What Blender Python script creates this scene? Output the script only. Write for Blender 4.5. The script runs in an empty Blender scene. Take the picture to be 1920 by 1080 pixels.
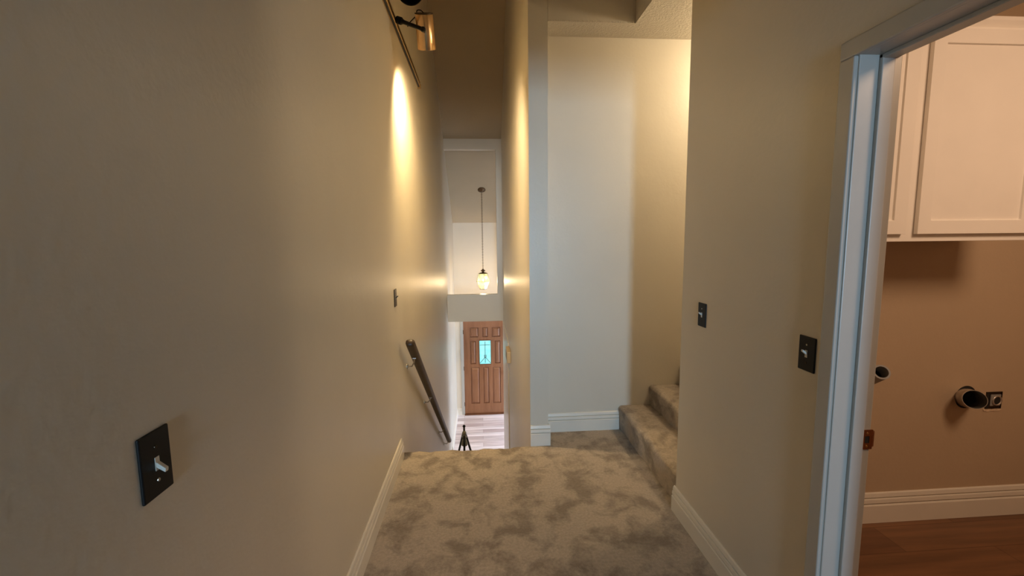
import bpy, bmesh, math, random
from mathutils import Vector, Matrix
random.seed(4)
D = bpy.data
COL = bpy.context.scene.collection
PI = math.pi

# ------------------------------------------------------------------ materials
def nodes_of(name):
    m = D.materials.new(name); m.use_nodes = True
    nt = m.node_tree; b = nt.nodes['Principled BSDF']
    return m, nt, b

def N(nt, t, **kw):
    n = nt.nodes.new(t)
    for k, v in kw.items():
        if k in n.inputs: n.inputs[k].default_value = v
        else: setattr(n, k, v)
    return n

def simple(name, col, rough=.5, metal=0., spec=.5, emit=None, es=0., noise=0., nscale=8., bump=0., bscale=60.):
    m, nt, b = nodes_of(name)
    b.inputs['Roughness'].default_value = rough
    b.inputs['Metallic'].default_value = metal
    b.inputs['Specular IOR Level'].default_value = spec
    L = nt.links
    tc = N(nt, 'ShaderNodeTexCoord')
    nz = N(nt, 'ShaderNodeTexNoise', Scale=nscale, Detail=4.)
    L.new(tc.outputs['Object'], nz.inputs['Vector'])
    r = N(nt, 'ShaderNodeValToRGB')
    a = [max(0, c*(1-noise)) for c in col]; c2 = [min(1, c*(1+noise)) for c in col]
    r.color_ramp.elements[0].color = (*a, 1); r.color_ramp.elements[0].position = .3
    r.color_ramp.elements[1].color = (*c2, 1); r.color_ramp.elements[1].position = .7
    L.new(nz.outputs['Fac'], r.inputs['Fac']); L.new(r.outputs['Color'], b.inputs['Base Color'])
    if bump:
        n2 = N(nt, 'ShaderNodeTexNoise', Scale=bscale, Detail=3.)
        L.new(tc.outputs['Object'], n2.inputs['Vector'])
        bp = N(nt, 'ShaderNodeBump', Strength=bump, Distance=.003)
        L.new(n2.outputs['Fac'], bp.inputs['Height']); L.new(bp.outputs['Normal'], b.inputs['Normal'])
    if emit:
        b.inputs['Emission Color'].default_value = (*emit, 1); b.inputs['Emission Strength'].default_value = es
    return m

def wall_paint(name, col, rough=.38, spec=.5, bump=.22, fine=60., coarse=22.):
    m, nt, b = nodes_of(name); L = nt.links
    b.inputs['Roughness'].default_value = rough
    b.inputs['Specular IOR Level'].default_value = spec
    tc = N(nt, 'ShaderNodeTexCoord')
    n0 = N(nt, 'ShaderNodeTexNoise', Scale=1.3, Detail=3.); L.new(tc.outputs['Object'], n0.inputs['Vector'])
    r = N(nt, 'ShaderNodeValToRGB')
    r.color_ramp.elements[0].position = .35; r.color_ramp.elements[0].color = (*[c*.97 for c in col], 1)
    r.color_ramp.elements[1].position = .65; r.color_ramp.elements[1].color = (*[min(1, c*1.03) for c in col], 1)
    L.new(n0.outputs['Fac'], r.inputs['Fac']); L.new(r.outputs['Color'], b.inputs['Base Color'])
    n1 = N(nt, 'ShaderNodeTexNoise', Scale=fine, Detail=2.); L.new(tc.outputs['Object'], n1.inputs['Vector'])
    n2 = N(nt, 'ShaderNodeTexNoise', Scale=coarse, Detail=3.); L.new(tc.outputs['Object'], n2.inputs['Vector'])
    mx = N(nt, 'ShaderNodeMath', operation='MULTIPLY_ADD'); mx.inputs[1].default_value = .55
    L.new(n1.outputs['Fac'], mx.inputs[0]); L.new(n2.outputs['Fac'], mx.inputs[2])
    bp = N(nt, 'ShaderNodeBump', Strength=bump, Distance=.004)
    L.new(mx.outputs[0], bp.inputs['Height']); L.new(bp.outputs['Normal'], b.inputs['Normal'])
    return m

def carpet(name, c1, c2):
    m, nt, b = nodes_of(name); L = nt.links
    b.inputs['Roughness'].default_value = .95
    b.inputs['Specular IOR Level'].default_value = .1
    b.inputs['Sheen Weight'].default_value = .25
    b.inputs['Sheen Roughness'].default_value = .5
    tc = N(nt, 'ShaderNodeTexCoord')
    n0 = N(nt, 'ShaderNodeTexNoise', Scale=5.8, Detail=7., Roughness=.62, Distortion=.3); L.new(tc.outputs['Object'], n0.inputs['Vector'])
    r = N(nt, 'ShaderNodeValToRGB')
    e = r.color_ramp.elements
    e[0].position = .39; e[0].color = (*c1, 1)
    e[1].position = .54; e[1].color = (*c2, 1)
    L.new(n0.outputs['Fac'], r.inputs['Fac'])
    n1 = N(nt, 'ShaderNodeTexNoise', Scale=330., Detail=2.); L.new(tc.outputs['Object'], n1.inputs['Vector'])
    n3 = N(nt, 'ShaderNodeTexNoise', Scale=70., Detail=3.); L.new(tc.outputs['Object'], n3.inputs['Vector'])
    ad = N(nt, 'ShaderNodeMath', operation='ADD'); L.new(n1.outputs['Fac'], ad.inputs[0]); L.new(n3.outputs['Fac'], ad.inputs[1])
    mr = N(nt, 'ShaderNodeMapRange'); mr.inputs['From Min'].default_value = .7; mr.inputs['From Max'].default_value = 1.3
    mr.inputs['To Min'].default_value = .78; mr.inputs['To Max'].default_value = 1.2
    L.new(ad.outputs[0], mr.inputs['Value'])
    mx = N(nt, 'ShaderNodeVectorMath', operation='SCALE')
    L.new(r.outputs['Color'], mx.inputs[0]); L.new(mr.outputs[0], mx.inputs['Scale'])
    L.new(mx.outputs[0], b.inputs['Base Color'])
    bp = N(nt, 'ShaderNodeBump', Strength=.8, Distance=.006)
    L.new(ad.outputs[0], bp.inputs['Height']); L.new(bp.outputs['Normal'], b.inputs['Normal'])
    return m

def planks(name, cols, rough, width=.18, length=1.25, mortar=(.2, .15, .1), along='X', grain=.35, rotz=0., offx=0., offy=0.):
    m, nt, b = nodes_of(name); L = nt.links
    b.inputs['Roughness'].default_value = rough
    tc = N(nt, 'ShaderNodeTexCoord')
    mp = N(nt, 'ShaderNodeMapping'); mp.inputs['Location'].default_value = (offx, offy, 0); mp.inputs['Rotation'].default_value = (0, 0, rotz)
    L.new(tc.outputs['Object'], mp.inputs['Vector'])
    br = N(nt, 'ShaderNodeTexBrick'); br.offset = .37
    br.inputs['Scale'].default_value = 1.; br.inputs['Brick Width'].default_value = length; br.inputs['Row Height'].default_value = width
    br.inputs['Mortar Size'].default_value = .0018; br.inputs['Bias'].default_value = 0.
    br.inputs['Color1'].default_value = (*cols[0], 1); br.inputs['Color2'].default_value = (*cols[1], 1); br.inputs['Mortar'].default_value = (*mortar, 1)
    L.new(mp.outputs['Vector'], br.inputs['Vector'])
    mp2 = N(nt, 'ShaderNodeMapping'); mp2.inputs['Scale'].default_value = (1.2, 16, 1)
    L.new(mp.outputs['Vector'], mp2.inputs['Vector'])
    nz = N(nt, 'ShaderNodeTexNoise', Scale=1., Detail=5., Roughness=.6); L.new(mp2.outputs['Vector'], nz.inputs['Vector'])
    mr = N(nt, 'ShaderNodeMapRange'); mr.inputs['From Min'].default_value = .3; mr.inputs['From Max'].default_value = .7
    mr.inputs['To Min'].default_value = 1-grain; mr.inputs['To Max'].default_value = 1+grain
    L.new(nz.outputs['Fac'], mr.inputs['Value'])
    sc = N(nt, 'ShaderNodeVectorMath', operation='SCALE'); L.new(br.outputs['Color'], sc.inputs[0]); L.new(mr.outputs[0], sc.inputs['Scale'])
    L.new(sc.outputs[0], b.inputs['Base Color'])
    return m

def wood(name, c1, c2, rough=.4, sx=(30, 30, 2.)):
    m, nt, b = nodes_of(name); L = nt.links
    b.inputs['Roughness'].default_value = rough
    tc = N(nt, 'ShaderNodeTexCoord'); mp = N(nt, 'ShaderNodeMapping'); mp.inputs['Scale'].default_value = sx
    L.new(tc.outputs['Object'], mp.inputs['Vector'])
    nz = N(nt, 'ShaderNodeTexNoise', Scale=1., Detail=5., Roughness=.6, Distortion=.6); L.new(mp.outputs['Vector'], nz.inputs['Vector'])
    r = N(nt, 'ShaderNodeValToRGB'); r.color_ramp.elements[0].position = .3; r.color_ramp.elements[1].position = .7
    r.color_ramp.elements[0].color = (*c1, 1); r.color_ramp.elements[1].color = (*c2, 1)
    L.new(nz.outputs['Fac'], r.inputs['Fac']); L.new(r.outputs['Color'], b.inputs['Base Color'])
    return m

PAINT = (.615, .565, .472)
M = {}
M['paint'] = wall_paint('wall_paint', PAINT)
M['paint_white'] = wall_paint('entry_paint', (.72, .66, .56), rough=.5)
M['paint_laundry'] = wall_paint('laundry_paint', (.50, .38, .26), rough=.6, bump=.25)
M['popcorn'] = wall_paint('ceiling_texture', (.60, .55, .46), rough=.9, spec=.15, bump=1., fine=120., coarse=60.)
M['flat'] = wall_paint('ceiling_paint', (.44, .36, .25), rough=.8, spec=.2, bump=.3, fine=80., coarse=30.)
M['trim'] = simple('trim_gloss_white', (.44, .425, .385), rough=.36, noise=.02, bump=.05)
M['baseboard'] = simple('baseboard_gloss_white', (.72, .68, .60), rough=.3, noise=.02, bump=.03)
M['cab'] = simple('cabinet_white', (.88, .84, .78), rough=.35, noise=.015, bump=.05)
M['carpet'] = carpet('taupe_carpet', (.27, .22, .17), (.47, .395, .31))
M['laundry_floor'] = planks('brown_vinyl_planks', ((.13, .055, .024), (.19, .09, .04)), .38, rotz=0., grain=.35, mortar=(.08, .03, .01))
M['entry_floor'] = planks('pale_grey_planks', ((.44, .37, .38), (.76, .72, .76)), .22, width=.15, length=1.1, grain=.32, mortar=(.25, .2, .2))
M['door'] = wood('oak_door_stain', (.20, .082, .034), (.28, .125, .058), .38, (14, 14, 1.6))
M['door_dark'] = wood('oak_door_groove', (.10, .035, .012), (.15, .055, .02), .5, (14, 14, 1.6))
M['rail'] = wood('handrail_wood', (.030, .016, .008), (.060, .032, .015), .42, (20, 3, 20))
M['black'] = simple('black_satin', (.006, .006, .006), rough=.45, noise=.1, spec=.25)
M['bronze'] = simple('dark_bronze', (.05, .032, .018), rough=.4, metal=.8, noise=.2)
M['toggle'] = simple('toggle_ivory', (.62, .58, .50), rough=.35)
M['steel'] = simple('brushed_steel', (.45, .43, .40), rough=.35, metal=1., noise=.08)
M['brass'] = simple('brass_track', (.50, .33, .14), rough=.35, metal=.9, noise=.08)
M['copper'] = simple('copper_shade', (.92, .62, .34), rough=.2, metal=1., noise=.05, nscale=40)
M['bulb'] = simple('lamp_bulb_lit', (1, .85, .55), rough=.4, emit=(1, .78, .42), es=30.)
M['pendant_bulb'] = simple('pendant_bulb_lit', (1, .9, .7), rough=.4, emit=(1, .9, .6), es=.8)
M['dead_bulb'] = simple('lamp_bulb_unlit', (.18, .15, .14), rough=.25)
M['antique'] = simple('antique_brass', (.10, .06, .028), rough=.4, metal=.7, noise=.2)
M['strike'] = simple('aged_strike_brass', (.30, .12, .05), rough=.35, metal=.9, noise=.25, nscale=40)
M['duct'] = simple('galvanised_duct', (.50, .46, .42), rough=.35, metal=.75, noise=.25, nscale=25)
M['dark_in'] = simple('dark_void', (.012, .01, .008), rough=.9)
M['lead'] = simple('lead_came', (.06, .10, .11), rough=.5, metal=.4)
M['grey_plastic'] = simple('grey_plastic', (.25, .24, .23), rough=.5, noise=.1)
M['plaster'] = simple('raw_plaster', (.62, .48, .34), rough=.9, noise=.2, nscale=60, bump=.5)
M['beige_plastic'] = simple('beige_plastic', (.55, .42, .25), rough=.4, noise=.03)
M['tripod_bag'] = simple('olive_tripod_metal', (.20, .18, .12), rough=.4, metal=.3, noise=.3, nscale=50)
M['window_frame'] = simple('white_vinyl', (.75, .75, .73), rough=.4)

def glow(name, col, es, rough=.2):
    m = simple(name, col, rough=rough, emit=col, es=es); return m
# pendant glass: lit panes with a soft cloudy variation
def pendant_glass():
    m, nt, b = nodes_of('pendant_glass_lit'); L = nt.links
    b.inputs['Roughness'].default_value = .15
    b.inputs['Base Color'].default_value = (.06, .07, .03, 1)
    tc = N(nt, 'ShaderNodeTexCoord'); nz = N(nt, 'ShaderNodeTexNoise', Scale=14., Detail=2.); L.new(tc.outputs['Object'], nz.inputs['Vector'])
    r = N(nt, 'ShaderNodeValToRGB'); r.color_ramp.elements[0].position = .3; r.color_ramp.elements[1].position = .65
    r.color_ramp.elements[0].color = (.62, .72, .33, 1); r.color_ramp.elements[1].color = (1, .96, .60, 1)
    L.new(nz.outputs['Fac'], r.inputs['Fac']); L.new(r.outputs['Color'], b.inputs['Emission Color'])
    b.inputs['Emission Strength'].default_value = .62
    tr = N(nt, 'ShaderNodeBsdfTransparent'); mx = N(nt, 'ShaderNodeMixShader'); mx.inputs[0].default_value = .82
    out = nt.nodes['Material Output']
    L.new(tr.outputs[0], mx.inputs[1]); L.new(b.outputs[0], mx.inputs[2]); L.new(mx.outputs[0], out.inputs['Surface'])
    return m
M['pendant_glass'] = pendant_glass()
def door_glass():
    m, nt, b = nodes_of('door_glass_daylit'); L = nt.links
    b.inputs['Roughness'].default_value = .1
    b.inputs['Base Color'].default_value = (.1, .3, .3, 1)
    tc = N(nt, 'ShaderNodeTexCoord'); nz = N(nt, 'ShaderNodeTexNoise', Scale=6., Detail=2.); L.new(tc.outputs['Object'], nz.inputs['Vector'])
    r = N(nt, 'ShaderNodeValToRGB'); r.color_ramp.elements[0].position = .3; r.color_ramp.elements[1].position = .7
    r.color_ramp.elements[0].color = (.20, .72, .78, 1); r.color_ramp.elements[1].color = (.42, .95, .93, 1)
    L.new(nz.outputs['Fac'], r.inputs['Fac']); L.new(r.outputs['Color'], b.inputs['Emission Color'])
    b.inputs['Emission Strength'].default_value = .95
    return m
M['door_glass'] = door_glass()
M['sky_pane'] = glow('window_daylight_pane', (.72, .86, 1.), 1.2)

# ------------------------------------------------------------------ mesh helpers
def link(name, bm, mat, parent=None, smooth=False, bevel=0., seg=2):
    bmesh.ops.recalc_face_normals(bm, faces=bm.faces)
    me = D.meshes.new(name); bm.to_mesh(me); bm.free()
    if isinstance(mat, (list, tuple)):
        for k in mat: me.materials.append(M[k])
    else: me.materials.append(M[mat])
    o = D.objects.new(name, me); COL.objects.link(o)
    if parent: o.parent = parent
    if smooth:
        for p in me.polygons: p.use_smooth = True
    if bevel:
        md = o.modifiers.new('bevel', 'BEVEL'); md.width = bevel; md.segments = seg; md.limit_method = 'ANGLE'; md.angle_limit = math.radians(40)
    return o

def box(bm, x0, x1, y0, y1, z0, z1, mi=0):
    v = [bm.verts.new(p) for p in ((x0,y0,z0),(x1,y0,z0),(x1,y1,z0),(x0,y1,z0),(x0,y0,z1),(x1,y0,z1),(x1,y1,z1),(x0,y1,z1))]
    for f in ((0,3,2,1),(4,5,6,7),(0,1,5,4),(1,2,6,5),(2,3,7,6),(3,0,4,7)):
        bm.faces.new([v[i] for i in f]).material_index = mi
    return v

def prism(bm, pts, axis, a, b, mi=0):
    """extrude a 2D outline along an axis. pts are (u,v): axis X -> (y,z); axis Y -> (x,z); axis Z -> (x,y)"""
    def mk(p, t):
        if axis == 'X': return (t, p[0], p[1])
        if axis == 'Y': return (p[0], t, p[1])
        return (p[0], p[1], t)
    A = [bm.verts.new(mk(p, a)) for p in pts]; B = [bm.verts.new(mk(p, b)) for p in pts]
    n = len(pts)
    bm.faces.new(A).material_index = mi; bm.faces.new(B[::-1]).material_index = mi
    for i in range(n):
        bm.faces.new((A[i], A[(i+1)%n], B[(i+1)%n], B[i])).material_index = mi

def frame_of(d):
    d = Vector(d).normalized()
    u = d.cross(Vector((0,0,1)))
    if u.length < 1e-3: u = Vector((1,0,0))
    u.normalize(); w = d.cross(u).normalized()
    return d, u, w

def lathe(bm, base, d, prof, n=32, closed=False, cap=True, mi=0, phase=0.):
    """prof: (distance along d, radius)"""
    d, u, w = frame_of(d); base = Vector(base)
    rings = []
    for t, r in prof:
        rings.append([bm.verts.new(base + d*t + (u*math.cos(2*PI*i/n+phase) + w*math.sin(2*PI*i/n+phase))*max(r, 1e-5)) for i in range(n)])
    for a, b in zip(rings, rings[1:]):
        for i in range(n):
            bm.faces.new((a[i], a[(i+1)%n], b[(i+1)%n], b[i])).material_index = mi
    if closed:
        a, b = rings[-1], rings[0]
        for i in range(n): bm.faces.new((a[i], a[(i+1)%n], b[(i+1)%n], b[i])).material_index = mi
    elif cap:
        bm.faces.new(rings[0][::-1]).material_index = mi; bm.faces.new(rings[-1]).material_index = mi

def tube(bm, pts, r, n=12, rs=None, flat=1.):
    pts = [Vector(p) for p in pts]; rings = []
    prev = None
    for i, p in enumerate(pts):
        t = (pts[min(i+1, len(pts)-1)] - pts[max(i-1, 0)]).normalized()
        if prev is None: _, u, w = frame_of(t)
        else:
            u = (prev - t*prev.dot(t)).normalized(); w = t.cross(u).normalized()
        prev = u
        rr = rs[i] if rs else r
        rings.append([bm.verts.new(p + u*math.cos(2*PI*k/n)*rr + w*math.sin(2*PI*k/n)*rr*flat) for k in range(n)])
    for a, b in zip(rings, rings[1:]):
        for k in range(n): bm.faces.new((a[k], a[(k+1)%n], b[(k+1)%n], b[k]))
    bm.faces.new(rings[0][::-1]); bm.faces.new(rings[-1])

def empty(name, loc, label, cat, group=None, rot=(0,0,0)):
    o = D.objects.new(name, None); COL.objects.link(o); o.location = loc; o.rotation_euler = rot
    o.empty_display_size = .05
    o['label'] = label; o['category'] = cat
    if group: o['group'] = group
    return o

def tag(o, label, cat, group=None):
    o['label'] = label; o['category'] = cat
    if group: o['group'] = group
    return o

def struct(name, bm, mat, label=None, cat=None, **kw):
    o = link(name, bm, mat, **kw); o['kind'] = 'structure'
    if label: o['label'] = label
    if cat: o['category'] = cat
    return o

def sbox(name, mat, label, cat, *b, **kw):
    bm = bmesh.new()
    for q in b: box(bm, *q)
    return struct(name, bm, mat, label, cat, **kw)

# ------------------------------------------------------------------ key dimensions (metres, camera above the origin)
EYE = 1.52
LX, RX = -.575, 1.064          # hall side walls
SE = 3.045                     # stair head
FZ = -2.43                     # entry floor
EY = 7.5                       # header wall at the foot of the stairs
BY = 9.52                      # front door wall
TOP = 5.45
def roof(y): return min(1.88 + .65*(BY - y), 5.35)

# ------------------------------------------------------------------ setting
o = sbox('wall_left', 'paint', 'long cream textured wall on the left running past the stairs', 'wall', (LX-.13, LX, -8, BY+.13, FZ-.1, TOP))
sbox('wall_right', 'paint', 'cream hall wall on the right around the laundry doorway', 'wall',
     (RX, 1.19, 1.205, 2.2, -.05, TOP), (RX, 1.19, -8, .33, -.05, TOP), (RX, 1.19, .33, 1.205, 2.035, TOP))
# wall between stairwell and landing, slightly splayed
bm = bmesh.new(); prism(bm, [(.348, SE), (.480, SE), (.53, EY), (.39, EY)], 'Z', FZ-.1, TOP)
struct('wall_middle', bm, 'paint', 'narrow dividing wall between the stairwell and the landing', 'wall')
sbox('wall_back', 'paint', 'pale landing wall behind the carpeted steps', 'wall', (.482, 4.3, 3.262, 3.4, -.05, 2.962))
sbox('wall_upper', 'paint', 'shaded drop wall above the landing ceiling', 'wall',
     (.482, 1.08, SE, 3.26, 2.972, TOP), (1.08, 1.3, 2.2, 3.26, 2.972, TOP))
sbox('ceiling', 'popcorn', 'low textured ceiling over the landing', 'ceiling', (.482, 1.08, SE, 3.40, 2.962, 2.972), (1.08, 4.3, 2.2, 3.40, 2.962, 2.972))
# wall between laundry and upper steps
sbox('wall_side', 'paint', 'wall between the laundry room and the upward steps', 'wall', (1.19, 4.3, 2.045, 2.2, -.05, 2.96))
sbox('wall_far_right', 'paint', 'wall at the head of the upward steps', 'wall', (4.3, 4.4, 2.0, 3.5, 0, 3.0))
# hall rear wall with window
sbox('wall_rear', 'paint', 'hall wall behind the camera with a tall window', 'wall',
     (LX, RX, -8.13, -8, 2.35, TOP), (LX, RX, -8.13, -8, -.05, .5), (LX, -.12, -8.13, -8, .5, 2.35), (.92, RX, -8.13, -8, .5, 2.35))
bm = bmesh.new()
for q in ((-.12,-.08,-8.12,-8.04,.5,2.35), (.88,.92,-8.12,-8.04,.5,2.35), (-.08,.88,-8.12,-8.04,.5,.54), (-.08,.88,-8.12,-8.04,2.31,2.35), (-.08,.88,-8.11,-8.05,1.41,1.45)): box(bm, *q)
w1 = struct('window_1', bm, 'window_frame', 'tall white framed window at the end of the hall', 'window')
bm = bmesh.new(); box(bm, -.08,.88,-8.09,-8.08,.54,2.31); link('pane', bm, 'sky_pane', w1)
# hall + stair sloping ceiling as one folded slab
bm = bmesh.new()
yk = BY - (5.35-1.88)/.65
pts = [(-8.13, 5.35), (yk, 5.35), (BY+.13, 1.88-.65*.13), (BY+.13, 2.0-.65*.13), (yk, 5.47), (-8.13, 5.47)]
prism(bm, pts, 'X', LX-.13, 3.2)
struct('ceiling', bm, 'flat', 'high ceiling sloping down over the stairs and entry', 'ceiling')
sbox('ceiling', 'flat', 'unseen low hall ceiling added to keep daylight off the upper walls', 'ceiling', (LX, RX, -8, 1.3, 2.44, 2.56))  # unseen slab added to cut the window daylight and darken the upper walls
sbox('wall_upper', 'paint', 'unseen riser wall closing off the added low ceiling', 'wall', (LX, RX, 1.18, 1.3, 2.56, 5.349))
# stair header wall with upper opening
bm = bmesh.new()
EYt = EY+.12
box(bm, LX, .39, EY, EYt, .095, .567)
box(bm, .295, .39, EY, EYt, .567, 3.02)
prism(bm, [(EY, 3.02), (EYt, 3.02), (EYt, roof(EYt)-.002), (EY, roof(EY)-.002)], 'X', LX, .39)
struct('wall_front', bm, 'paint', 'header wall across the stair foot with an opening above', 'wall')
# right of stair foot: wall closes the entry hall on the camera side
sbox('wall_front', 'paint_white', 'entry hall wall beside the stair foot', 'wall', (.53, 3.2, EY-.03, EYt, FZ-.1, 3.2))
# entry hall
bm = bmesh.new()
for q in ((LX, -.40-.065, BY, BY+.13, FZ-.1, 2.0), (-.465, .635, BY, BY+.13, -.22, 2.0), (.635, 3.2, BY, BY+.13, FZ-.1, 2.0)): box(bm, *q)
struct('wall_back', bm, 'paint_white', 'entry wall around the wooden front door', 'wall')
sbox('wall_right', 'paint_white', 'right wall of the entry hall', 'wall', (3.2, 3.3, EY-.1, 7.75, FZ-.1, 3.5), (3.2,3.3,9.3,BY+.13,FZ-.1,3.5), (3.2,3.3,7.75,9.3,-.3,3.5), (3.2,3.3,7.75,9.3,FZ-.1,FZ+.3))
bm = bmesh.new()
for q in ((3.21,3.28,7.75,7.8,-2.13,-.3), (3.21,3.28,9.25,9.3,-2.13,-.3), (3.21,3.28,7.8,9.25,-2.13,-2.08), (3.21,3.28,7.8,9.25,-.35,-.3), (3.22,3.27,8.5,8.55,-2.08,-.35)): box(bm, *q)
w2 = struct('window_2', bm, 'window_frame', 'white framed window of the entry hall', 'window')
bm = bmesh.new(); box(bm, 3.24,3.25,7.8,9.25,-2.08,-.35); link('pane', bm, 'sky_pane', w2)
sbox('floor', 'entry_floor', 'pale grey wood-look planks in the entry hall', 'floor', (LX-.1, 3.25, 6.1, BY+.1, FZ-.12, FZ))
# hall carpet floor with a rolled nosing at the stair head, its edge a little wavy
bm = bmesh.new()
prof = [(-8, -.2), (-8, 0)] + [(y, 0) for y in (0, 1, 2, 2.6, 2.9)]
for k in range(9):
    a = PI/2 - k*PI/8*1.0
    prof.append((3.008 + .032*math.cos(a), -.032 + .032*math.sin(a)))
prof += [(3.0, -.075), (3.0, -.2)]
nx = 24
cols = []
for i in range(nx+1):
    x = LX + (.348+.0-LX)*i/nx
    wob = .004*math.sin(i*.9) + .003*math.sin(i*2.1+1)
    cols.append([bm.verts.new((x, y + (wob if y > 2.95 else 0), z + (wob*.6 if y > 2.5 and z > -.06 else 0) + .002*math.sin(i*.35) * (1 if 2.5 < y and z > -.06 else 0))) for y, z in prof])
for a, b in zip(cols, cols[1:]):
    for k in range(len(prof)): bm.faces.new((a[k], a[(k+1)%len(prof)], b[(k+1)%len(prof)], b[k]))
bm.faces.new(cols[0]); bm.faces.new(cols[-1][::-1])
box(bm, .348, 1.19, -8, SE, -.2, 0); box(bm, .482, 1.19, SE, 3.262, -.2, 0)
struct('floor', bm, 'carpet', 'blotchy taupe carpet of the hall and landing', 'floor', smooth=False)
# ------- laundry room
sbox('wall_back', 'paint_laundry', 'tan laundry room back wall', 'wall', (1.19, 3.6, 2.03, 2.045, -.05, 2.8))
sbox('wall_right', 'paint_laundry', 'far right wall of the laundry room', 'wall', (3.5, 3.6, -.8, 2.03, -.05, 2.8))
sbox('wall_front', 'paint_laundry', 'near wall of the laundry room', 'wall', (1.19, 3.6, -.9, -.8, -.05, 2.8))
sbox('ceiling', 'popcorn', 'laundry room ceiling', 'ceiling', (1.19, 3.6, -.9, 2.045, 2.72, 2.8))
sbox('floor', 'laundry_floor', 'reddish brown wood-look planks in the laundry room', 'floor', (1.10, 3.6, -.9, 2.045, -.1, -.008))

# ------- baseboards: stepped profile with two grooves
def bb_profile(h=.148, t=.019):
    return [(0, 0), (t, 0), (t, h*.58), (t*.80, h*.615), (t*.35, h*.625), (t*.35, h*.655), (t*.90, h*.67), (t*.78, h*.785), (t*.68, h*.80), (t*.22, h*.81), (t*.22, h*.84), (t*.66, h*.855), (t*.45, h*.97), (t*.2, h), (0, h)]
def baseboard(name, p0, p1, nrm, label, h=.148, z=0., mat='baseboard', t=.018):
    """runs from p0 to p1 (xy), profile leaves the wall along nrm"""
    bm = bmesh.new(); pr = bb_profile(h, t)
    A = [bm.verts.new((p0[0]+nrm[0]*u, p0[1]+nrm[1]*u, z+v)) for u, v in pr]
    B = [bm.verts.new((p1[0]+nrm[0]*u, p1[1]+nrm[1]*u, z+v)) for u, v in pr]
    n = len(pr)
    for i in range(n): bm.faces.new((A[i], A[(i+1)%n], B[(i+1)%n], B[i]))
    bm.faces.new(A[::-1]); bm.faces.new(B)
    return struct(name, bm, mat, label, 'baseboard')
baseboard('baseboard_left', (LX, -8), (LX, 2.955), (1, 0), 'white grooved baseboard along the left hall wall', h=.142)
baseboard('baseboard_right', (RX, 1.252), (RX, 2.214), (-1, 0), 'white grooved baseboard along the right hall wall', h=.142)
baseboard('baseboard_right', (RX, -8), (RX, .285), (-1, 0), 'white grooved baseboard behind the doorway')
baseboard('baseboard_middle', (.348, SE), (.480+.015, SE), (0, -1), 'short white baseboard wrapping the dividing wall end', h=.155, t=.018)
baseboard('baseboard_middle', (.480, SE-.002), (.480, 3.262), (1, 0), 'return of the dividing wall baseboard', h=.155)
baseboard('baseboard_back', (.49, 3.262), (1.082, 3.262), (0, -1), 'white grooved baseboard on the landing wall', h=.15)
baseboard('baseboard_back', (1.19, 2.03), (3.5, 2.03), (0, -1), 'cream grooved baseboard in the laundry room', h=.165, z=-.008)
baseboard('baseboard_left', (LX, 7.7), (LX, BY), (1, 0), 'white baseboard on the left entry wall', z=FZ)
baseboard('baseboard_back', (LX+.015, BY), (-.465, BY), (0, -1), 'white baseboard between the entry corner and door casing', z=FZ)
# added board at the stair foot; its paler colour stands in for daylight
bm = bmesh.new()
prism(bm, [(.348+.042*(5.85-SE)/(EY-SE)-.012, 5.85), (.378+.02, 5.85), (.42, EY), (.39-.012, EY)], 'Z', FZ, .093)
struct('daylit_strip', bm, 'baseboard', 'added pale board standing in for the daylit strip of the right stair wall', 'trim')

# ------- laundry doorway trim
bm = bmesh.new()
zt = 2.018
def cas(y0, y1, z0, z1, xt=.015): box(bm, RX-xt, RX, y0, y1, z0, z1)
cas(1.195, 1.247, 0, zt+.0); cas(.29, .34, 0, zt); cas(.29, 1.247, zt, zt+.05)
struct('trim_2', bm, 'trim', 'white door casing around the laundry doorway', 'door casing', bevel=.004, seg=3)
bm = bmesh.new()
box(bm, RX-.003, 1.188, 1.19, 1.206, 0, 2.03); box(bm, RX-.003, 1.188, .33, .346, 0, 2.03); box(bm, RX-.003, 1.188, .33, 1.206, 2.018, 2.036)
# door stop with a small bead
box(bm, 1.118, 1.156, 1.178, 1.19, 0, 2.018); box(bm, 1.118, 1.156, .346, .358, 0, 2.018); box(bm, 1.118, 1.156, .346, 1.19, 2.006, 2.018)
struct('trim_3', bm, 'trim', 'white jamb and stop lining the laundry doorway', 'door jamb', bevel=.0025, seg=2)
# strike plate on the jamb
sp = empty('strike_plate', (1.175, 1.189, .896), 'aged brass strike plate on the white laundry door jamb', 'strike plate')
bm = bmesh.new()
for q in ((-.017, .018, -.002, .001, -.031, -.011), (-.017, .018, -.002, .001, .011, .031), (-.017, -.007, -.002, .001, -.011, .011), (.008, .018, -.002, .001, -.011, .011)): box(bm, *q)
prism(bm, [(.018, -.002), (.026, .001), (.030, .008), (.027, .008), (.024, .003), (.018, .001)], 'Z', -.024, .024)
link('plate', bm, 'strike', sp)
bm = bmesh.new(); box(bm, -.007, .008, -.0012, .0012, -.011, .011); link('latch_hole', bm, 'dark_in', sp)
for s in (-1, 1):
    bm = bmesh.new(); lathe(bm, (0, -.003, s*.021), (0, 1, 0), [(0, .0035), (.002, .0042)], 12); link('screw', bm, 'brass', sp)

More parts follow.
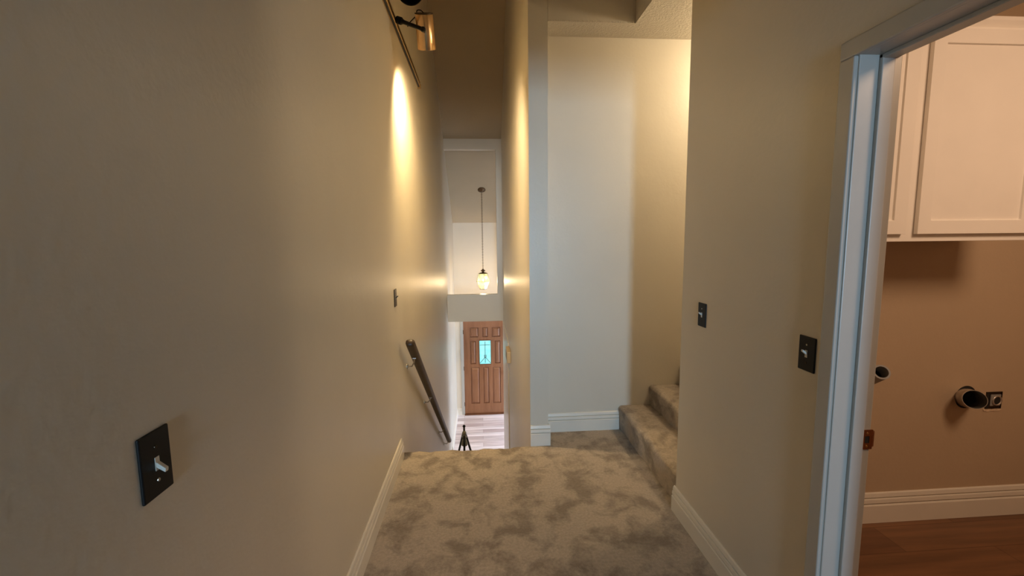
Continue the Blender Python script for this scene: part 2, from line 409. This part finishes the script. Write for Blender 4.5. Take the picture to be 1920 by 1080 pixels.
# ------------------------------------------------------------------ staircases
def step_mesh(x0, rise_z0, run, rise, y0, y1, nose=.028, seed=0):
    """carpeted step climbing to +x: rounded nosing, soft bulges"""
    bm = bmesh.new()
    pr = [(x0+.004, rise_z0), (x0+.002, rise_z0+.02), (x0, rise_z0+rise*.5), (x0-.006, rise_z0+rise-nose*2.0)]
    for k in range(9):
        a = PI - k*(PI/2)/8
        pr.append((x0-.008+nose+nose*math.cos(a), rise_z0+rise-nose+nose*math.sin(a)))
    pr += [(x0+run*.5, rise_z0+rise+.001), (x0+run+.02, rise_z0+rise), (x0+run+.02, rise_z0)]
    ny = 30; rows = []
    for i in range(ny+1):
        y = y0+(y1-y0)*i/ny
        wv = .0035*math.sin(i*.55+seed)+.002*math.sin(i*1.7+seed*2)
        rows.append([bm.verts.new((px + (wv if px < x0+run*.4 else 0), y, pz + (wv*.5 if pz > rise_z0+rise*.7 else 0))) for px, pz in pr])
    n = len(pr)
    for a, b in zip(rows, rows[1:]):
        for k in range(n): bm.faces.new((a[k], a[(k+1)%n], b[(k+1)%n], b[k]))
    bm.faces.new(rows[0][::-1]); bm.faces.new(rows[-1])
    return bm
su = empty('staircase', (1.085, 2.2, 0), 'short carpeted stairs rising to the right from the landing', 'staircase')
for k in range(6):
    bm = step_mesh(1.088+.248*k, .0+.176*k+(.002 if k == 0 else 0), .248 if k < 5 else 1.6, .176+(.014 if k == 0 else 0), 2.201, 3.26, seed=k*1.3)
    for v in bm.verts: v.co -= Vector((1.085, 2.2, 0))
    link('step', bm, 'carpet', su, smooth=True).modifiers.new('es', 'EDGE_SPLIT').split_angle = math.radians(50)
sd = empty('staircase', (-.113, SE, -.17), 'carpeted stairs going down between the walls to the entry', 'staircase')
rise = -FZ/14; run = .25
for k in range(1, 14):
    bm = bmesh.new(); y0 = 3.0+run*(k-1); zt_ = -rise*k
    pr = [(y0, zt_-.25 if k < 13 else FZ), (y0, zt_), (y0+run+.0, zt_)] + [(y0+run+.025*math.sin(a), zt_-.025+.025*math.cos(a)) for a in (PI/8, PI/4, 3*PI/8, PI/2, 5*PI/8)] + [(y0+run, zt_-.06), (y0+run, max(zt_-.25, FZ))]
    pr = [(a, max(b, FZ+.001)) for a, b in pr]
    xr = .348+.042*(y0-SE)/(EY-SE)-.001
    prism(bm, pr, 'X', LX+.001, xr)
    for v in bm.verts: v.co -= Vector((-.113, SE, -.17))
    link('step', bm, 'carpet', sd)

# ------------------------------------------------------------------ light switches
def switch(loc, facing, up, label, h=.115, w=.071, brown=False):
    """facing +1 looks to +x (left wall), -1 looks to -x"""
    t = empty('light_switch', loc, label, 'light switch', 'black toggle switch plates on the hall walls', rot=(0, 0, 0 if facing > 0 else PI))
    bm = bmesh.new(); box(bm, 0, .0055, -w/2, w/2, -h/2, h/2); link('plate', bm, 'bronze' if brown else 'black', t, bevel=.003, seg=3)
    bm = bmesh.new(); box(bm, .0056, .0066, -.005, .005, -.012, .012); link('toggle_collar', bm, 'grey_plastic' if brown else 'toggle', t)
    s = 1 if up else -1
    bm = bmesh.new(); prism(bm, [(.006, s*.006), (.006, -s*.004), (.0215, s*.0085), (.0205, s*.0155)], 'Y', -.0042, .0042)
    link('toggle', bm, 'bronze' if brown else 'toggle', t, bevel=.0012)
    for q in (-1, 1):
        bm = bmesh.new(); lathe(bm, (.005, 0, q*.030), (1, 0, 0), [(0, .0036), (.0016, .003)], 12)
        link('screw', bm, 'steel' if (q == s and not brown) else 'bronze', t)
    return t
switch((LX, .763, 1.137), 1, False, 'large black switch plate in the foreground on the left wall, toggle down', h=.117)
switch((LX, 2.942, 1.135), 1, True, 'small dark switch plate on the left wall above the handrail', h=.118, brown=True)
switch((RX, 1.310, 1.137), -1, True, 'black switch plate right beside the laundry door casing')
switch((RX, 1.985, 1.148), -1, True, 'black switch plate on the right wall near its far corner')

# ------------------------------------------------------------------ handrail
hr = empty('handrail', (-.575, 3.1, .6), 'dark brown wooden handrail sloping down the left stair wall', 'handrail')
off = Vector((-.575, 3.1, .6))
A = Vector((-.50, 3.01, .812)); B = Vector((-.50, 6.14, -1.42))
d = (B-A).normalized(); up = Vector((0, -d.z, d.y)).normalized()
bm = bmesh.new()
sec = []
for k in range(20):
    a = 2*PI*k/20; cx, cz = math.cos(a), math.sin(a)
    sx = math.copysign(abs(cx)**.65, cx); sz = math.copysign(abs(cz)**.65, cz)
    sec.append((sx*.033*(1 if cz > -.2 else .86), sz*.029))
ts = [(0, .55), (.006, .8), (.016, .95), (.03, 1.)]
L_ = (B-A).length
stations = ts + [(L_*q/10, 1.) for q in range(1, 10)] + [(L_-.012, 1.), (L_-.003, .93), (L_, .8)]
rings = [[bm.verts.new(A + d*t + Vector((1, 0, 0))*u*s + up*v*s - off) for u, v in sec] for t, s in stations]
for a, b in zip(rings, rings[1:]):
    for k in range(20): bm.faces.new((a[k], a[(k+1)%20], b[(k+1)%20], b[k]))
bm.faces.new(rings[0][::-1]); bm.faces.new(rings[-1])
link('rail', bm, 'rail', hr, smooth=True)
for wy, wz, ry in ((3.30, .555, 3.20), (4.18, -.07, 4.10), (5.42, -.95, 5.34), (6.10, -1.44, 6.03)):
    rz = A.z + (ry-A.y)/(B.y-A.y)*(B.z-A.z) - .026
    bm = bmesh.new()
    lathe(bm, Vector((LX, wy, wz))-off, (1, 0, 0), [(0, .022), (.004, .022), (.008, .012), (.012, .008)], 20)
    tube(bm, [Vector(p)-off for p in ((LX+.008, wy, wz), (LX+.04, wy-.01, wz+.002), (LX+.062, (wy+ry)/2, (wz+rz)/2-.004), (-.50, ry, rz-.005), (-.50, ry, rz+.004))], .0055, 10)
    box(bm, -.50-.012-off.x, -.50+.012-off.x, ry-.02-off.y, ry+.02-off.y, rz-.006-off.z, rz+.001-off.z)
    link('bracket', bm, 'steel', hr, smooth=True).modifiers.new('es', 'EDGE_SPLIT').split_angle = math.radians(40)

# ------------------------------------------------------------------ track and spotlights
tr = empty('light_track', (LX, 3.2, 3.0), 'thin brass track mounted lengthwise high on the left wall', 'light track')
TZ = 3.02
bm = bmesh.new()
for q in ((LX, LX+.030, 1.2, 4.46, -.019+TZ, -.013+TZ), (LX, LX+.030, 1.2, 4.46, .013+TZ, .019+TZ), (LX, LX+.006, 1.2, 4.46, -.013+TZ, .013+TZ)): box(bm, *q)
for v in bm.verts: v.co -= Vector((LX, 3.2, 3.0))
link('rail', bm, 'brass', tr)
bm = bmesh.new(); box(bm, .008, .022, -1.99, 1.25, -.006, .014); link('conductor', bm, 'black', tr)
bm = bmesh.new(); box(bm, 0, .032, 1.26, 1.275, -.017, .026); link('end_cap', bm, 'brass', tr)

def spot_head(root_loc, arm, pivot, top, bottom, label, lit):
    t = empty('spotlight', root_loc, label, 'spotlight', 'spotlights on the wall track')
    R0 = Vector(root_loc); piv = Vector(pivot)-R0; tp = Vector(top)-R0; bt = Vector(bottom)-R0
    ax = (bt-tp).normalized(); Ln = (bt-tp).length
    bm = bmesh.new(); r0, r1 = .060, .063
    lathe(bm, tp, ax, [(.0, r0*.97), (.003, r0), (Ln, r1), (Ln, r1-.003), (.03, r0-.004), (.03, .002)], 48, cap=False)
    link('shade', bm, 'copper' if lit else 'black', t, smooth=True).modifiers.new('es', 'EDGE_SPLIT').split_angle = math.radians(40)
    bm = bmesh.new(); lathe(bm, tp, ax, [(-.003, r0*.8), (-.003, r0+.0015), (.003, r0+.0015), (.003, r0*.8)], 40); link('cap', bm, 'bronze', t)
    bm = bmesh.new(); lathe(bm, tp, ax, [(.035, .018), (.07, .02), (.075, .03)], 24); link('socket', bm, 'black', t)
    bm = bmesh.new(); lathe(bm, tp, ax, [(.075, .02), (.10, .036), (Ln*.62, .045), (Ln*.68, .04), (Ln*.70, .02), (Ln*.705, .001)], 32)
    link('bulb', bm, 'bulb' if lit else 'dead_bulb', t, smooth=True)
    # arm with knuckles
    a0 = Vector(arm)-R0
    bm = bmesh.new(); tube(bm, [a0, a0.lerp(piv, .5), piv], .013, 16)
    tube(bm, [a0.lerp(piv, .02), a0.lerp(piv, .16)], .024, 18); tube(bm, [a0.lerp(piv, .17), a0.lerp(piv, .24)], .016, 18)
    link('arm', bm, 'black', t, smooth=True).modifiers.new('es', 'EDGE_SPLIT').split_angle = math.radians(40)
    bm = bmesh.new(); bmesh.ops.create_uvsphere(bm, u_segments=20, v_segments=12, radius=.018, matrix=Matrix.Translation(piv)); link('pivot', bm, 'black', t, smooth=True)
    bm = bmesh.new()
    q0 = a0.lerp(piv, .42)+Vector((0, 0, -.02)); q3 = tp+Vector((-.0, 0, .002))
    c = [q0, a0.lerp(piv, .45), a0.lerp(piv, .55).lerp(q3, .5)+Vector((-.008, 0, .022)), q3+Vector((-.045, 0, .014)), q3+Vector((-.022, 0, .018)), q3]
    P = []
    for i in range(len(c)-1):
        p0 = c[max(i-1, 0)]; p1 = c[i]; p2 = c[i+1]; p3 = c[min(i+2, len(c)-1)]
        for s in range(6):
            u = s/6; P.append(.5*((2*p1)+(p2-p0)*u+(2*p0-5*p1+4*p2-p3)*u*u+(3*p1-p0-3*p2+p3)*u**3))
    P.append(c[-1]); tube(bm, P, .0035, 8); link('cord', bm, 'black', t, smooth=True)
    return t, ax
s1, ax1 = spot_head((-.536, 3.20, 3.02), (-.536, 3.20, 3.02), (-.350, 3.10, 2.915), (-.345, 3.13, 3.03), (-.343, 3.235, 2.845), 'copper cylinder spotlight on a black arm, fully visible below the track', True)
s2, ax2 = spot_head((-.530, 2.24, 3.02), (-.530, 2.24, 3.015), (-.355, 2.30, 2.835), (-.312, 2.38, 2.81), (-.300, 2.165, 2.665), 'black round spotlight head cut off by the top edge of the photo', False)

# ------------------------------------------------------------------ pendant lantern
PX, PY = .056, 8.6
pz = roof(PY)
pl = empty('pendant_light', (PX, PY, pz), 'lit glass lantern hanging on a long chain in the entry', 'pendant light')
nrm = Vector((0, -.65, -1)).normalized()
bm = bmesh.new(); lathe(bm, (0, 0, 0), nrm, [(0, .075), (.008, .075), (.018, .055), (.026, .022), (.04, .012)], 32); link('canopy', bm, 'antique', pl, smooth=True)
# chain of links
ztop, zbot = -.045, .935-pz
nl = 56; bm = bmesh.new()
for i in range(nl):
    zc = ztop + (zbot-ztop)*(i+.5)/nl; hl = abs(zbot-ztop)/nl*.62
    a = 0 if i % 2 else PI/2
    ring = [Vector((math.cos(t)*.0095*math.cos(a), math.cos(t)*.0095*math.sin(a), zc+math.sin(t)*hl)) for t in [2*PI*k/12 for k in range(12)]]
    ring.append(ring[0]); tube(bm, ring, .0032, 6)
link('chain', bm, 'antique', pl)
g = .055*0
lz = lambda z: z-pz
bm = bmesh.new(); lathe(bm, (0, 0, lz(.94)), (0, 0, -1), [(0, .006), (.01, .02), (.02, .022), (.03, .045), (.04, .045), (.06, .02), (.07, .03), (.085, .085), (.092, .088)], 24); link('cap', bm, 'antique', pl, smooth=True)
hexr = [(.848, .088), (.690, .138), (.535, .074)]
bm = bmesh.new(); lathe(bm, (0, 0, lz(.848)), (0, 0, -1), [(0, .086), (.158, .135), (.313, .072)], 6, cap=False, phase=.3); lan = link('glass', bm, 'pendant_glass', pl)
bm = bmesh.new()
_, u_, w_ = frame_of((0, 0, -1))
pt = lambda r, k, z: (u_*math.cos(2*PI*k/6+.3)+w_*math.sin(2*PI*k/6+.3))*r + Vector((0, 0, lz(z)))
for k in range(6):
    tube(bm, [pt(.087, k, .848), pt(.137, k, .690)], .0032, 6); tube(bm, [pt(.137, k, .690), pt(.073, k, .535)], .0032, 6)
    for r, z in ((.087, .848), (.137, .69), (.073, .535)): tube(bm, [pt(r, k, z), pt(r, k+1, z)], .0032, 6)
link('frame', bm, 'antique', pl)
bm = bmesh.new(); lathe(bm, (0, 0, lz(.83)), (0, 0, -1), [(0, .012), (.05, .012), (.06, .018), (.09, .022), (.12, .016), (.135, .002)], 16); link('bulb', bm, 'pendant_bulb', pl, smooth=True)

# ------------------------------------------------------------------ front door
DX0, DX1, DZ0, DZ1 = -.40, .57, FZ+.012, -.285
W = DX1-DX0; H = DZ1-DZ0; DYf = BY-.0
fd = struct('door_1', (lambda b: (box(b, DX0, DX1, DYf+.014, DYf+.045, DZ0, DZ1), b)[1])(bmesh.new()), 'door_dark', 'brown stained panelled wooden front door with a small bright window', 'door')
ux = lambda x: DX0+W*(x-272)/321.; vz = lambda y: DZ1-H*(y-84)/681.
panels = [(320,382,130,200),(412,452,130,200),(482,543,130,200),(320,362,228,395),(502,543,228,395),(322,386,422,690),(414,456,422,690),(484,543,422,690)]
# rails and stiles: a face plate tiled around the openings
bm = bmesh.new()
holes = panels + [(385,475,222,400)]
xs = sorted({272, 593} | {h[0] for h in holes} | {h[1] for h in holes}); ys = sorted({84, 765} | {h[2] for h in holes} | {h[3] for h in holes})
for i in range(len(xs)-1):
    for j in range(len(ys)-1):
        cx, cy = (xs[i]+xs[i+1])/2, (ys[j]+ys[j+1])/2
        if any(h[0] < cx < h[1] and h[2] < cy < h[3] for h in holes): continue
        box(bm, ux(xs[i]), ux(xs[i+1]), DYf-.002, DYf+.015, vz(ys[j+1]), vz(ys[j]))
bmesh.ops.remove_doubles(bm, verts=bm.verts, dist=1e-5)
link('stile_and_rail', bm, 'door', fd)
for x0, x1, y0, y1 in panels:
    bm = bmesh.new(); b_ = .004; X0, X1, Z0, Z1 = ux(x0)+.012, ux(x1)-.012, vz(y1)+.012, vz(y0)-.012
    o4 = [(X0, DYf+.013, Z0), (X1, DYf+.013, Z0), (X1, DYf+.013, Z1), (X0, DYf+.013, Z1)]; e = .028
    i4 = [(X0+e, DYf+.001, Z0+e), (X1-e, DYf+.001, Z0+e), (X1-e, DYf+.001, Z1-e), (X0+e, DYf+.001, Z1-e)]
    O = [bm.verts.new(p) for p in o4]; I = [bm.verts.new(p) for p in i4]
    for k in range(4): bm.faces.new((O[k], O[(k+1)%4], I[(k+1)%4], I[k]))
    bm.faces.new(I); bm.faces.new(O[::-1]); link('panel', bm, 'door', fd)
bm = bmesh.new(); X0, X1, Z0, Z1 = ux(385), ux(475), vz(400), vz(222)
for q in ((X0, X0+.012, Z0, Z1), (X1-.012, X1, Z0, Z1), (X0, X1, Z0, Z0+.012), (X0, X1, Z1-.012, Z1)): box(bm, q[0], q[1], DYf-.008, DYf+.012, q[2], q[3])
link('window_frame', bm, 'door_dark', fd)
bm = bmesh.new(); box(bm, X0+.01, X1-.01, DYf+.006, DYf+.010, Z0+.01, Z1-.01); gl = link('window_glass', bm, 'door_glass', fd)
bm = bmesh.new()
for a, b in (((430, 232), (430, 388)), ((392, 258), (466, 258)), ((390, 392), (429, 348)), ((431, 348), (470, 392)), ((424, 350), (424, 330)), ((436, 350), (436, 330))):
    tube(bm, [(ux(a[0]), DYf+.005, vz(a[1])), (ux(b[0]), DYf+.005, vz(b[1]))], .006, 6)
link('leading', bm, 'lead', gl)
bm = bmesh.new(); box(bm, DX0+.0, DX1, DYf-.012, DYf-.002, DZ0+.0, DZ0+.014); link('sweep', bm, 'door_dark', fd)
for hz in (vz(160), vz(425), vz(690)):
    bm = bmesh.new(); lathe(bm, (DX0-.004, DYf-.008, hz-.045), (0, 0, 1), [(0, .008), (.09, .008)], 12); link('hinge', bm, 'bronze', fd)
bm = bmesh.new(); lathe(bm, (DX1-.065, DYf-.002, DZ0+.95), (0, -1, 0), [(0, .03), (.006, .03), (.01, .012), (.03, .012), (.04, .027), (.055, .027), (.062, .01)], 24); link('door_knob', bm, 'brass', fd, smooth=True)
bm = bmesh.new()
box(bm, DX0-.065, DX0-.008, BY-.018, BY, FZ, DZ1+.06); box(bm, DX1+.008, DX1+.065, BY-.018, BY, FZ, DZ1+.06); box(bm, DX0-.065, DX1+.065, BY-.018, BY, DZ1+.006, DZ1+.063)
box(bm, DX0-.008, DX0-.001, BY-.01, BY+.06, FZ, DZ1+.01); box(bm, DX1+.001, DX1+.008, BY-.01, BY+.06, FZ, DZ1+.01)
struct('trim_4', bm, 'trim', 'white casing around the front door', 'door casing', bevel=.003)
sbox('wall_outside', 'dark_in', 'closing board behind the front door', 'wall', (-.5, .7, BY+.135, BY+.15, FZ-.1, 0))
sbox('trim_5', 'door_dark', 'low threshold strip under the front door', 'threshold', (DX0-.005, DX1+.005, BY-.06, BY+.05, FZ, FZ+.014))

# ------------------------------------------------------------------ tripod at the stair foot
tx, ty = -.318, 7.0
tp = empty('tripod', (tx, ty, FZ), 'black and olive folding tripod standing at the foot of the stairs', 'tripod')
Z = lambda z: z-FZ
bm = bmesh.new(); tube(bm, [(0, 0, Z(-1.96)), (0, 0, Z(-1.60))], .016, 14); link('column', bm, 'black', tp, smooth=True)
bm = bmesh.new(); bmesh.ops.create_uvsphere(bm, u_segments=18, v_segments=12, radius=.025, matrix=Matrix.Translation((0, 0, Z(-1.588)))); link('head', bm, 'black', tp, smooth=True)
bm = bmesh.new(); lathe(bm, (0, 0, Z(-1.66)), (0, 0, -1), [(0, .016), (.02, .022), (.035, .036), (.07, .038), (.075, .028), (.09, .030), (.10, .044), (.125, .042), (.13, .02)], 20); link('collar', bm, 'tripod_bag', tp, smooth=True)
for a in (PI*1.5, PI*1.5+2*PI/3, PI*1.5-2*PI/3):
    cx, sy_ = math.cos(a), math.sin(a)
    bm = bmesh.new(); p0 = Vector((cx*.03, sy_*.03, Z(-1.745))); p1 = Vector((cx*.22, sy_*.22, .0)); p0b = p0.lerp(p1, .45)
    tube(bm, [p0, p0b], .0175, 12); lg = link('leg', bm, 'black', tp, smooth=True)
    bm = bmesh.new(); tube(bm, [p0b, p1+Vector((0, 0, .01))], .013, 12); link('leg_extension', bm, 'black', lg, smooth=True)
    bm = bmesh.new(); tube(bm, [p1+Vector((0, 0, .012)), p1+Vector((0, 0, .0))], .013, 12); link('rubber_foot', bm, 'black', lg)
    # brace from the column to the leg: a tapered flat web
    bm = bmesh.new(); q = p0.lerp(p1, .33); n_ = Vector((-sy_, cx, 0))*.012
    vs = [Vector((0, 0, Z(-1.77)))+n_, Vector((0, 0, Z(-1.77)))-n_, q-n_, q+n_, ]
    lo = [v+Vector((0, 0, -.012)) for v in vs]
    VV = [bm.verts.new(v) for v in vs+lo]
    for f in ((0,1,2,3), (7,6,5,4), (0,4,5,1), (1,5,6,2), (2,6,7,3), (3,7,4,0)): bm.faces.new([VV[i] for i in f])
    link('brace', bm, 'tripod_bag', tp)
bm = bmesh.new(); lathe(bm, (0, 0, Z(-1.79)), (0, 0, -1), [(0, .03), (.05, .046), (.10, .054), (.13, .050), (.135, .012)], 20); link('spreader_hub', bm, 'tripod_bag', tp, smooth=True)

# ------------------------------------------------------------------ door chime on the stair wall
cxw = .348+.042*(5.6-SE)/(EY-SE)
ch = empty('door_chime', (cxw, 5.6, .0), 'small beige door chime box on the right stair wall', 'door chime')
bm = bmesh.new(); box(bm, -.048, .001, -.16, .16, -.075, .075); link('cover', bm, 'beige_plastic', ch, bevel=.008, seg=3)
bm = bmesh.new()
for k in range(5): box(bm, -.050, -.047, -.11, .11, -.044+.02*k, -.038+.02*k)
link('grille', bm, 'grey_plastic', ch)

# ------------------------------------------------------------------ laundry cabinet
CX0, CX1 = 1.24, 2.42
CZ0, CZ1 = 1.492, 2.39
CF = 1.718
cb = empty('wall_cabinet', ((CX0+CX1)/2, 2.03, CZ0), 'white shaker wall cabinet hung above the laundry wall', 'cabinet')
co = Vector(((CX0+CX1)/2, 2.03, CZ0))
bm = bmesh.new(); box(bm, CX0-co.x, CX1-co.x, CF-co.y+.002, 0, 0, CZ1-CZ0)
link('carcass', bm, 'cab', cb, bevel=.002)
bm = bmesh.new()
prism(bm, [(CF-co.y+.002, CZ1-CZ0-.035), (CF-co.y-.012, CZ1-CZ0-.012), (CF-co.y-.016, CZ1-CZ0), (CF-co.y+.01, CZ1-CZ0), (CF-co.y+.01, CZ1-CZ0-.035)], 'X', CX0-co.x, CX1-co.x)
link('crown', bm, 'cab', cb)
def shaker(x0, x1, z0, z1, yf, fw=.056, th=.018, rec=.008):
    bm = bmesh.new()
    X = (x0, x0+fw, x1-fw, x1); Zs = (z0, z0+fw, z1-fw, z1)
    def ring(xa, xb, za, zb, y): return [bm.verts.new(p) for p in ((xa, y, za), (xb, y, za), (xb, y, zb), (xa, y, zb))]
    O = ring(x0, x1, z0, z1, yf); I = ring(x0+fw, x1-fw, z0+fw, z1-fw, yf); P_ = ring(x0+fw+.003, x1-fw-.003, z0+fw+.003, z1-fw-.003, yf+rec); B_ = ring(x0, x1, z0, z1, yf+th)
    for k in range(4):
        j = (k+1) % 4
        bm.faces.new((O[k], O[j], I[j], I[k])); bm.faces.new((I[k], I[j], P_[j], P_[k])); bm.faces.new((O[k], B_[k], B_[j], O[j]))
    bm.faces.new(P_); bm.faces.new(B_[::-1])
    return bm
for x0, x1 in ((1.29, 1.777), (1.83, 2.356)):
    bm = shaker(x0, x1, 1.523, 2.340, 1.700)
    for v in bm.verts: v.co -= co
    link('door', bm, 'cab', cb, bevel=.0012)

# ------------------------------------------------------------------ duct, outlet, hose on the laundry wall
vw = Vector((2.556, 2.03, .668)); rim = Vector((2.432, 1.90, .708))
dv = empty('dryer_duct', vw, 'round galvanised dryer vent pipe sticking out of the laundry wall', 'vent pipe')
ax = (rim-vw); Ln = ax.length
ax = ax.normalized(); ax = Vector((-.12, -1, .06)).normalized()
# pipe leaves the wall almost square
base = Vector((2.545, 2.031, .662)); rimc = Vector((2.455, 1.915, .698))
ax = (rimc-base); Ln = ax.length
bm = bmesh.new(); lathe(bm, base-vw-ax.normalized()*.02, ax, [(0, .047), (.02, .047), (Ln*.45, .047), (Ln*.5, .0485), (Ln*.55, .047), (Ln+.02, .046), (Ln+.02, .044), (0.0, .044)], 48, cap=False)
link('pipe', bm, 'duct', dv, smooth=True).modifiers.new('es', 'EDGE_SPLIT').split_angle = math.radians(50)
bm = bmesh.new(); lathe(bm, (0-.008, .0, -.003), (0, -1, 0), [(-.002, .02), (-.001, .062), (.0018, .060), (.0018, .02)], 40); link('wall_hole', bm, 'dark_in', dv)
bm = bmesh.new(); lathe(bm, base-vw-ax.normalized()*.015, ax, [(.005, .0435), (.006, .001)], 32, cap=False); link('pipe_back', bm, 'dark_in', dv)

ob = empty('outlet_box', (2.709, 2.03, .642), 'small dark uncovered outlet box with ragged plaster on the laundry wall', 'outlet')
bm = bmesh.new()
for q in ((-.046,.046,-.002,.004,-.046,-.042), (-.046,.046,-.002,.004,.042,.046), (-.046,-.042,-.002,.004,-.042,.042), (.042,.046,-.002,.004,-.042,.042), (-.042,.042,.0005,.001,-.042,.042)): box(bm, q[0], q[1], -q[3], -q[2], q[4], q[5])
link('box', bm, 'bronze', ob)
bm = bmesh.new(); box(bm, -.043, -.027, -.003, 0, -.045, .043); link('gap', bm, 'dark_in', ob)
bm = bmesh.new(); box(bm, -.022, .036, -.007, -.001, -.03, .032); link('yoke', bm, 'grey_plastic', ob, bevel=.002)
bm = bmesh.new(); lathe(bm, (.010, -.006, .0), (0, -1, 0), [(0, .027), (.007, .027), (.008, .022), (.004, .021), (.004, .001)], 32, cap=False); link('receptacle', bm, 'duct', ob, smooth=True)
bm = bmesh.new(); lathe(bm, (.010, -.008, .0), (0, -1, 0), [(0, .020), (.003, .019)], 28); link('socket_face', bm, 'dark_in', ob)
bm = bmesh.new()
pp = [(-.055, -.048), (-.03, -.044), (-.005, -.050), (.02, -.044), (.046, -.048), (.05, -.056), (.02, -.062), (-.01, -.058), (-.03, -.062), (-.052, -.058)]
prism(bm, pp, 'Y', -.003, .0); link('plaster_patch', bm, 'plaster', ob)

hs = empty('drain_pipe', (2.0, 2.03, .79), 'short grey pipe end poking from the laundry wall behind the door jamb', 'pipe')
bm = bmesh.new(); hb = Vector((2.005, 2.034, .79)); hr_ = Vector((1.958, 1.93, .852)); a_ = hr_-hb
lathe(bm, hb-Vector((2.0, 2.03, .79)), a_, [(0, .036), (a_.length, .036), (a_.length, .028), (.01, .028), (.01, .001)], 32, cap=False)
link('pipe', bm, 'grey_plastic', hs, smooth=True).modifiers.new('es', 'EDGE_SPLIT').split_angle = math.radians(50)
bm = bmesh.new(); lathe(bm, hb-Vector((2.0, 2.03, .79)), a_, [(a_.length*.35, .0278), (a_.length*.36, .001)], 24, cap=False); link('pipe_inside', bm, 'dark_in', hs)

# ------------------------------------------------------------------ lights
def lamp(name, kind, loc, energy, col, aim=None, **kw):
    l = D.lights.new(name, kind); l.energy = energy; l.color = col
    for k, v in kw.items(): setattr(l, k, v)
    o = D.objects.new(name, l); COL.objects.link(o); o.location = loc
    if aim is not None: o.rotation_euler = Vector(aim).to_track_quat('-Z', 'Y').to_euler()
    return o
# hall window behind the camera: cool daylight
lamp('hall_daylight', 'AREA', (.14, -7.98, 1.3), 35, (.48, .74, 1.), (0, 1, .0), shape='RECTANGLE', size=.6, size_y=1.7, spread=math.radians(50))
# entry window: cool daylight
lamp('entry_daylight', 'AREA', (3.18, 8.52, -1.5), 220, (.58, .74, 1.), (-1, 0, -.8), shape='RECTANGLE', size=1.4, size_y=1.3)
# lit track spotlight
bulb = Vector((-.342, 3.20, 2.90))
lamp('spot_beam', 'SPOT', bulb+Vector((0, .04, -.07)), 135, (1, .70, .30), (-.20, .52, -.95), spot_size=math.radians(104), spot_blend=1., shadow_soft_size=.04)
lamp('spot_spill', 'SPOT', bulb+Vector((0, .04, -.07)), 140, (1, .73, .40), (.12, .62, -.85), spot_size=math.radians(142), spot_blend=.9, shadow_soft_size=.03)
# pendant
lamp('pendant_bulb', 'POINT', (PX, PY, .69), 120, (1, .70, .40), shadow_soft_size=.03)
# laundry ceiling light, upper steps light
lamp('laundry_light', 'AREA', (2.2, .3, 2.6), 25, (1, .66, .42), (0, .3, -1), shape='DISK', size=.7)
lamp('steps_light', 'POINT', (2.1, 2.75, 2.80), 38, (1, .80, .54), shadow_soft_size=.08)

w = D.worlds.new('world'); bpy.context.scene.world = w; w.use_nodes = True
w.node_tree.nodes['Background'].inputs[0].default_value = (.6, .75, 1, 1); w.node_tree.nodes['Background'].inputs[1].default_value = .2

# ------------------------------------------------------------------ camera
cam = D.cameras.new('camera'); cam.sensor_width = 36; cam.lens = 36*812.76/1920; cam.clip_start = .02
yaw, pit, rol = .0729805, .112423, -.0105014
f = Vector((math.sin(yaw)*math.cos(pit), math.cos(yaw)*math.cos(pit), -math.sin(pit)))
r = Vector((math.cos(yaw), -math.sin(yaw), 0)); u = r.cross(f)
r2 = r*math.cos(rol)+u*math.sin(rol); u2 = -r*math.sin(rol)+u*math.cos(rol)
m = Matrix(((r2.x, u2.x, -f.x, 0), (r2.y, u2.y, -f.y, 0), (r2.z, u2.z, -f.z, EYE), (0, 0, 0, 1)))
co_ = D.objects.new('camera', cam); COL.objects.link(co_); co_.matrix_world = m
sc = bpy.context.scene; sc.camera = co_
sc.view_settings.view_transform = 'Standard'; sc.view_settings.look = 'None'
sc.view_settings.exposure = 0.; sc.view_settings.gamma = 1.; sc.view_settings.use_curve_mapping = False
sc.cycles.max_bounces = 12; sc.cycles.diffuse_bounces = 8
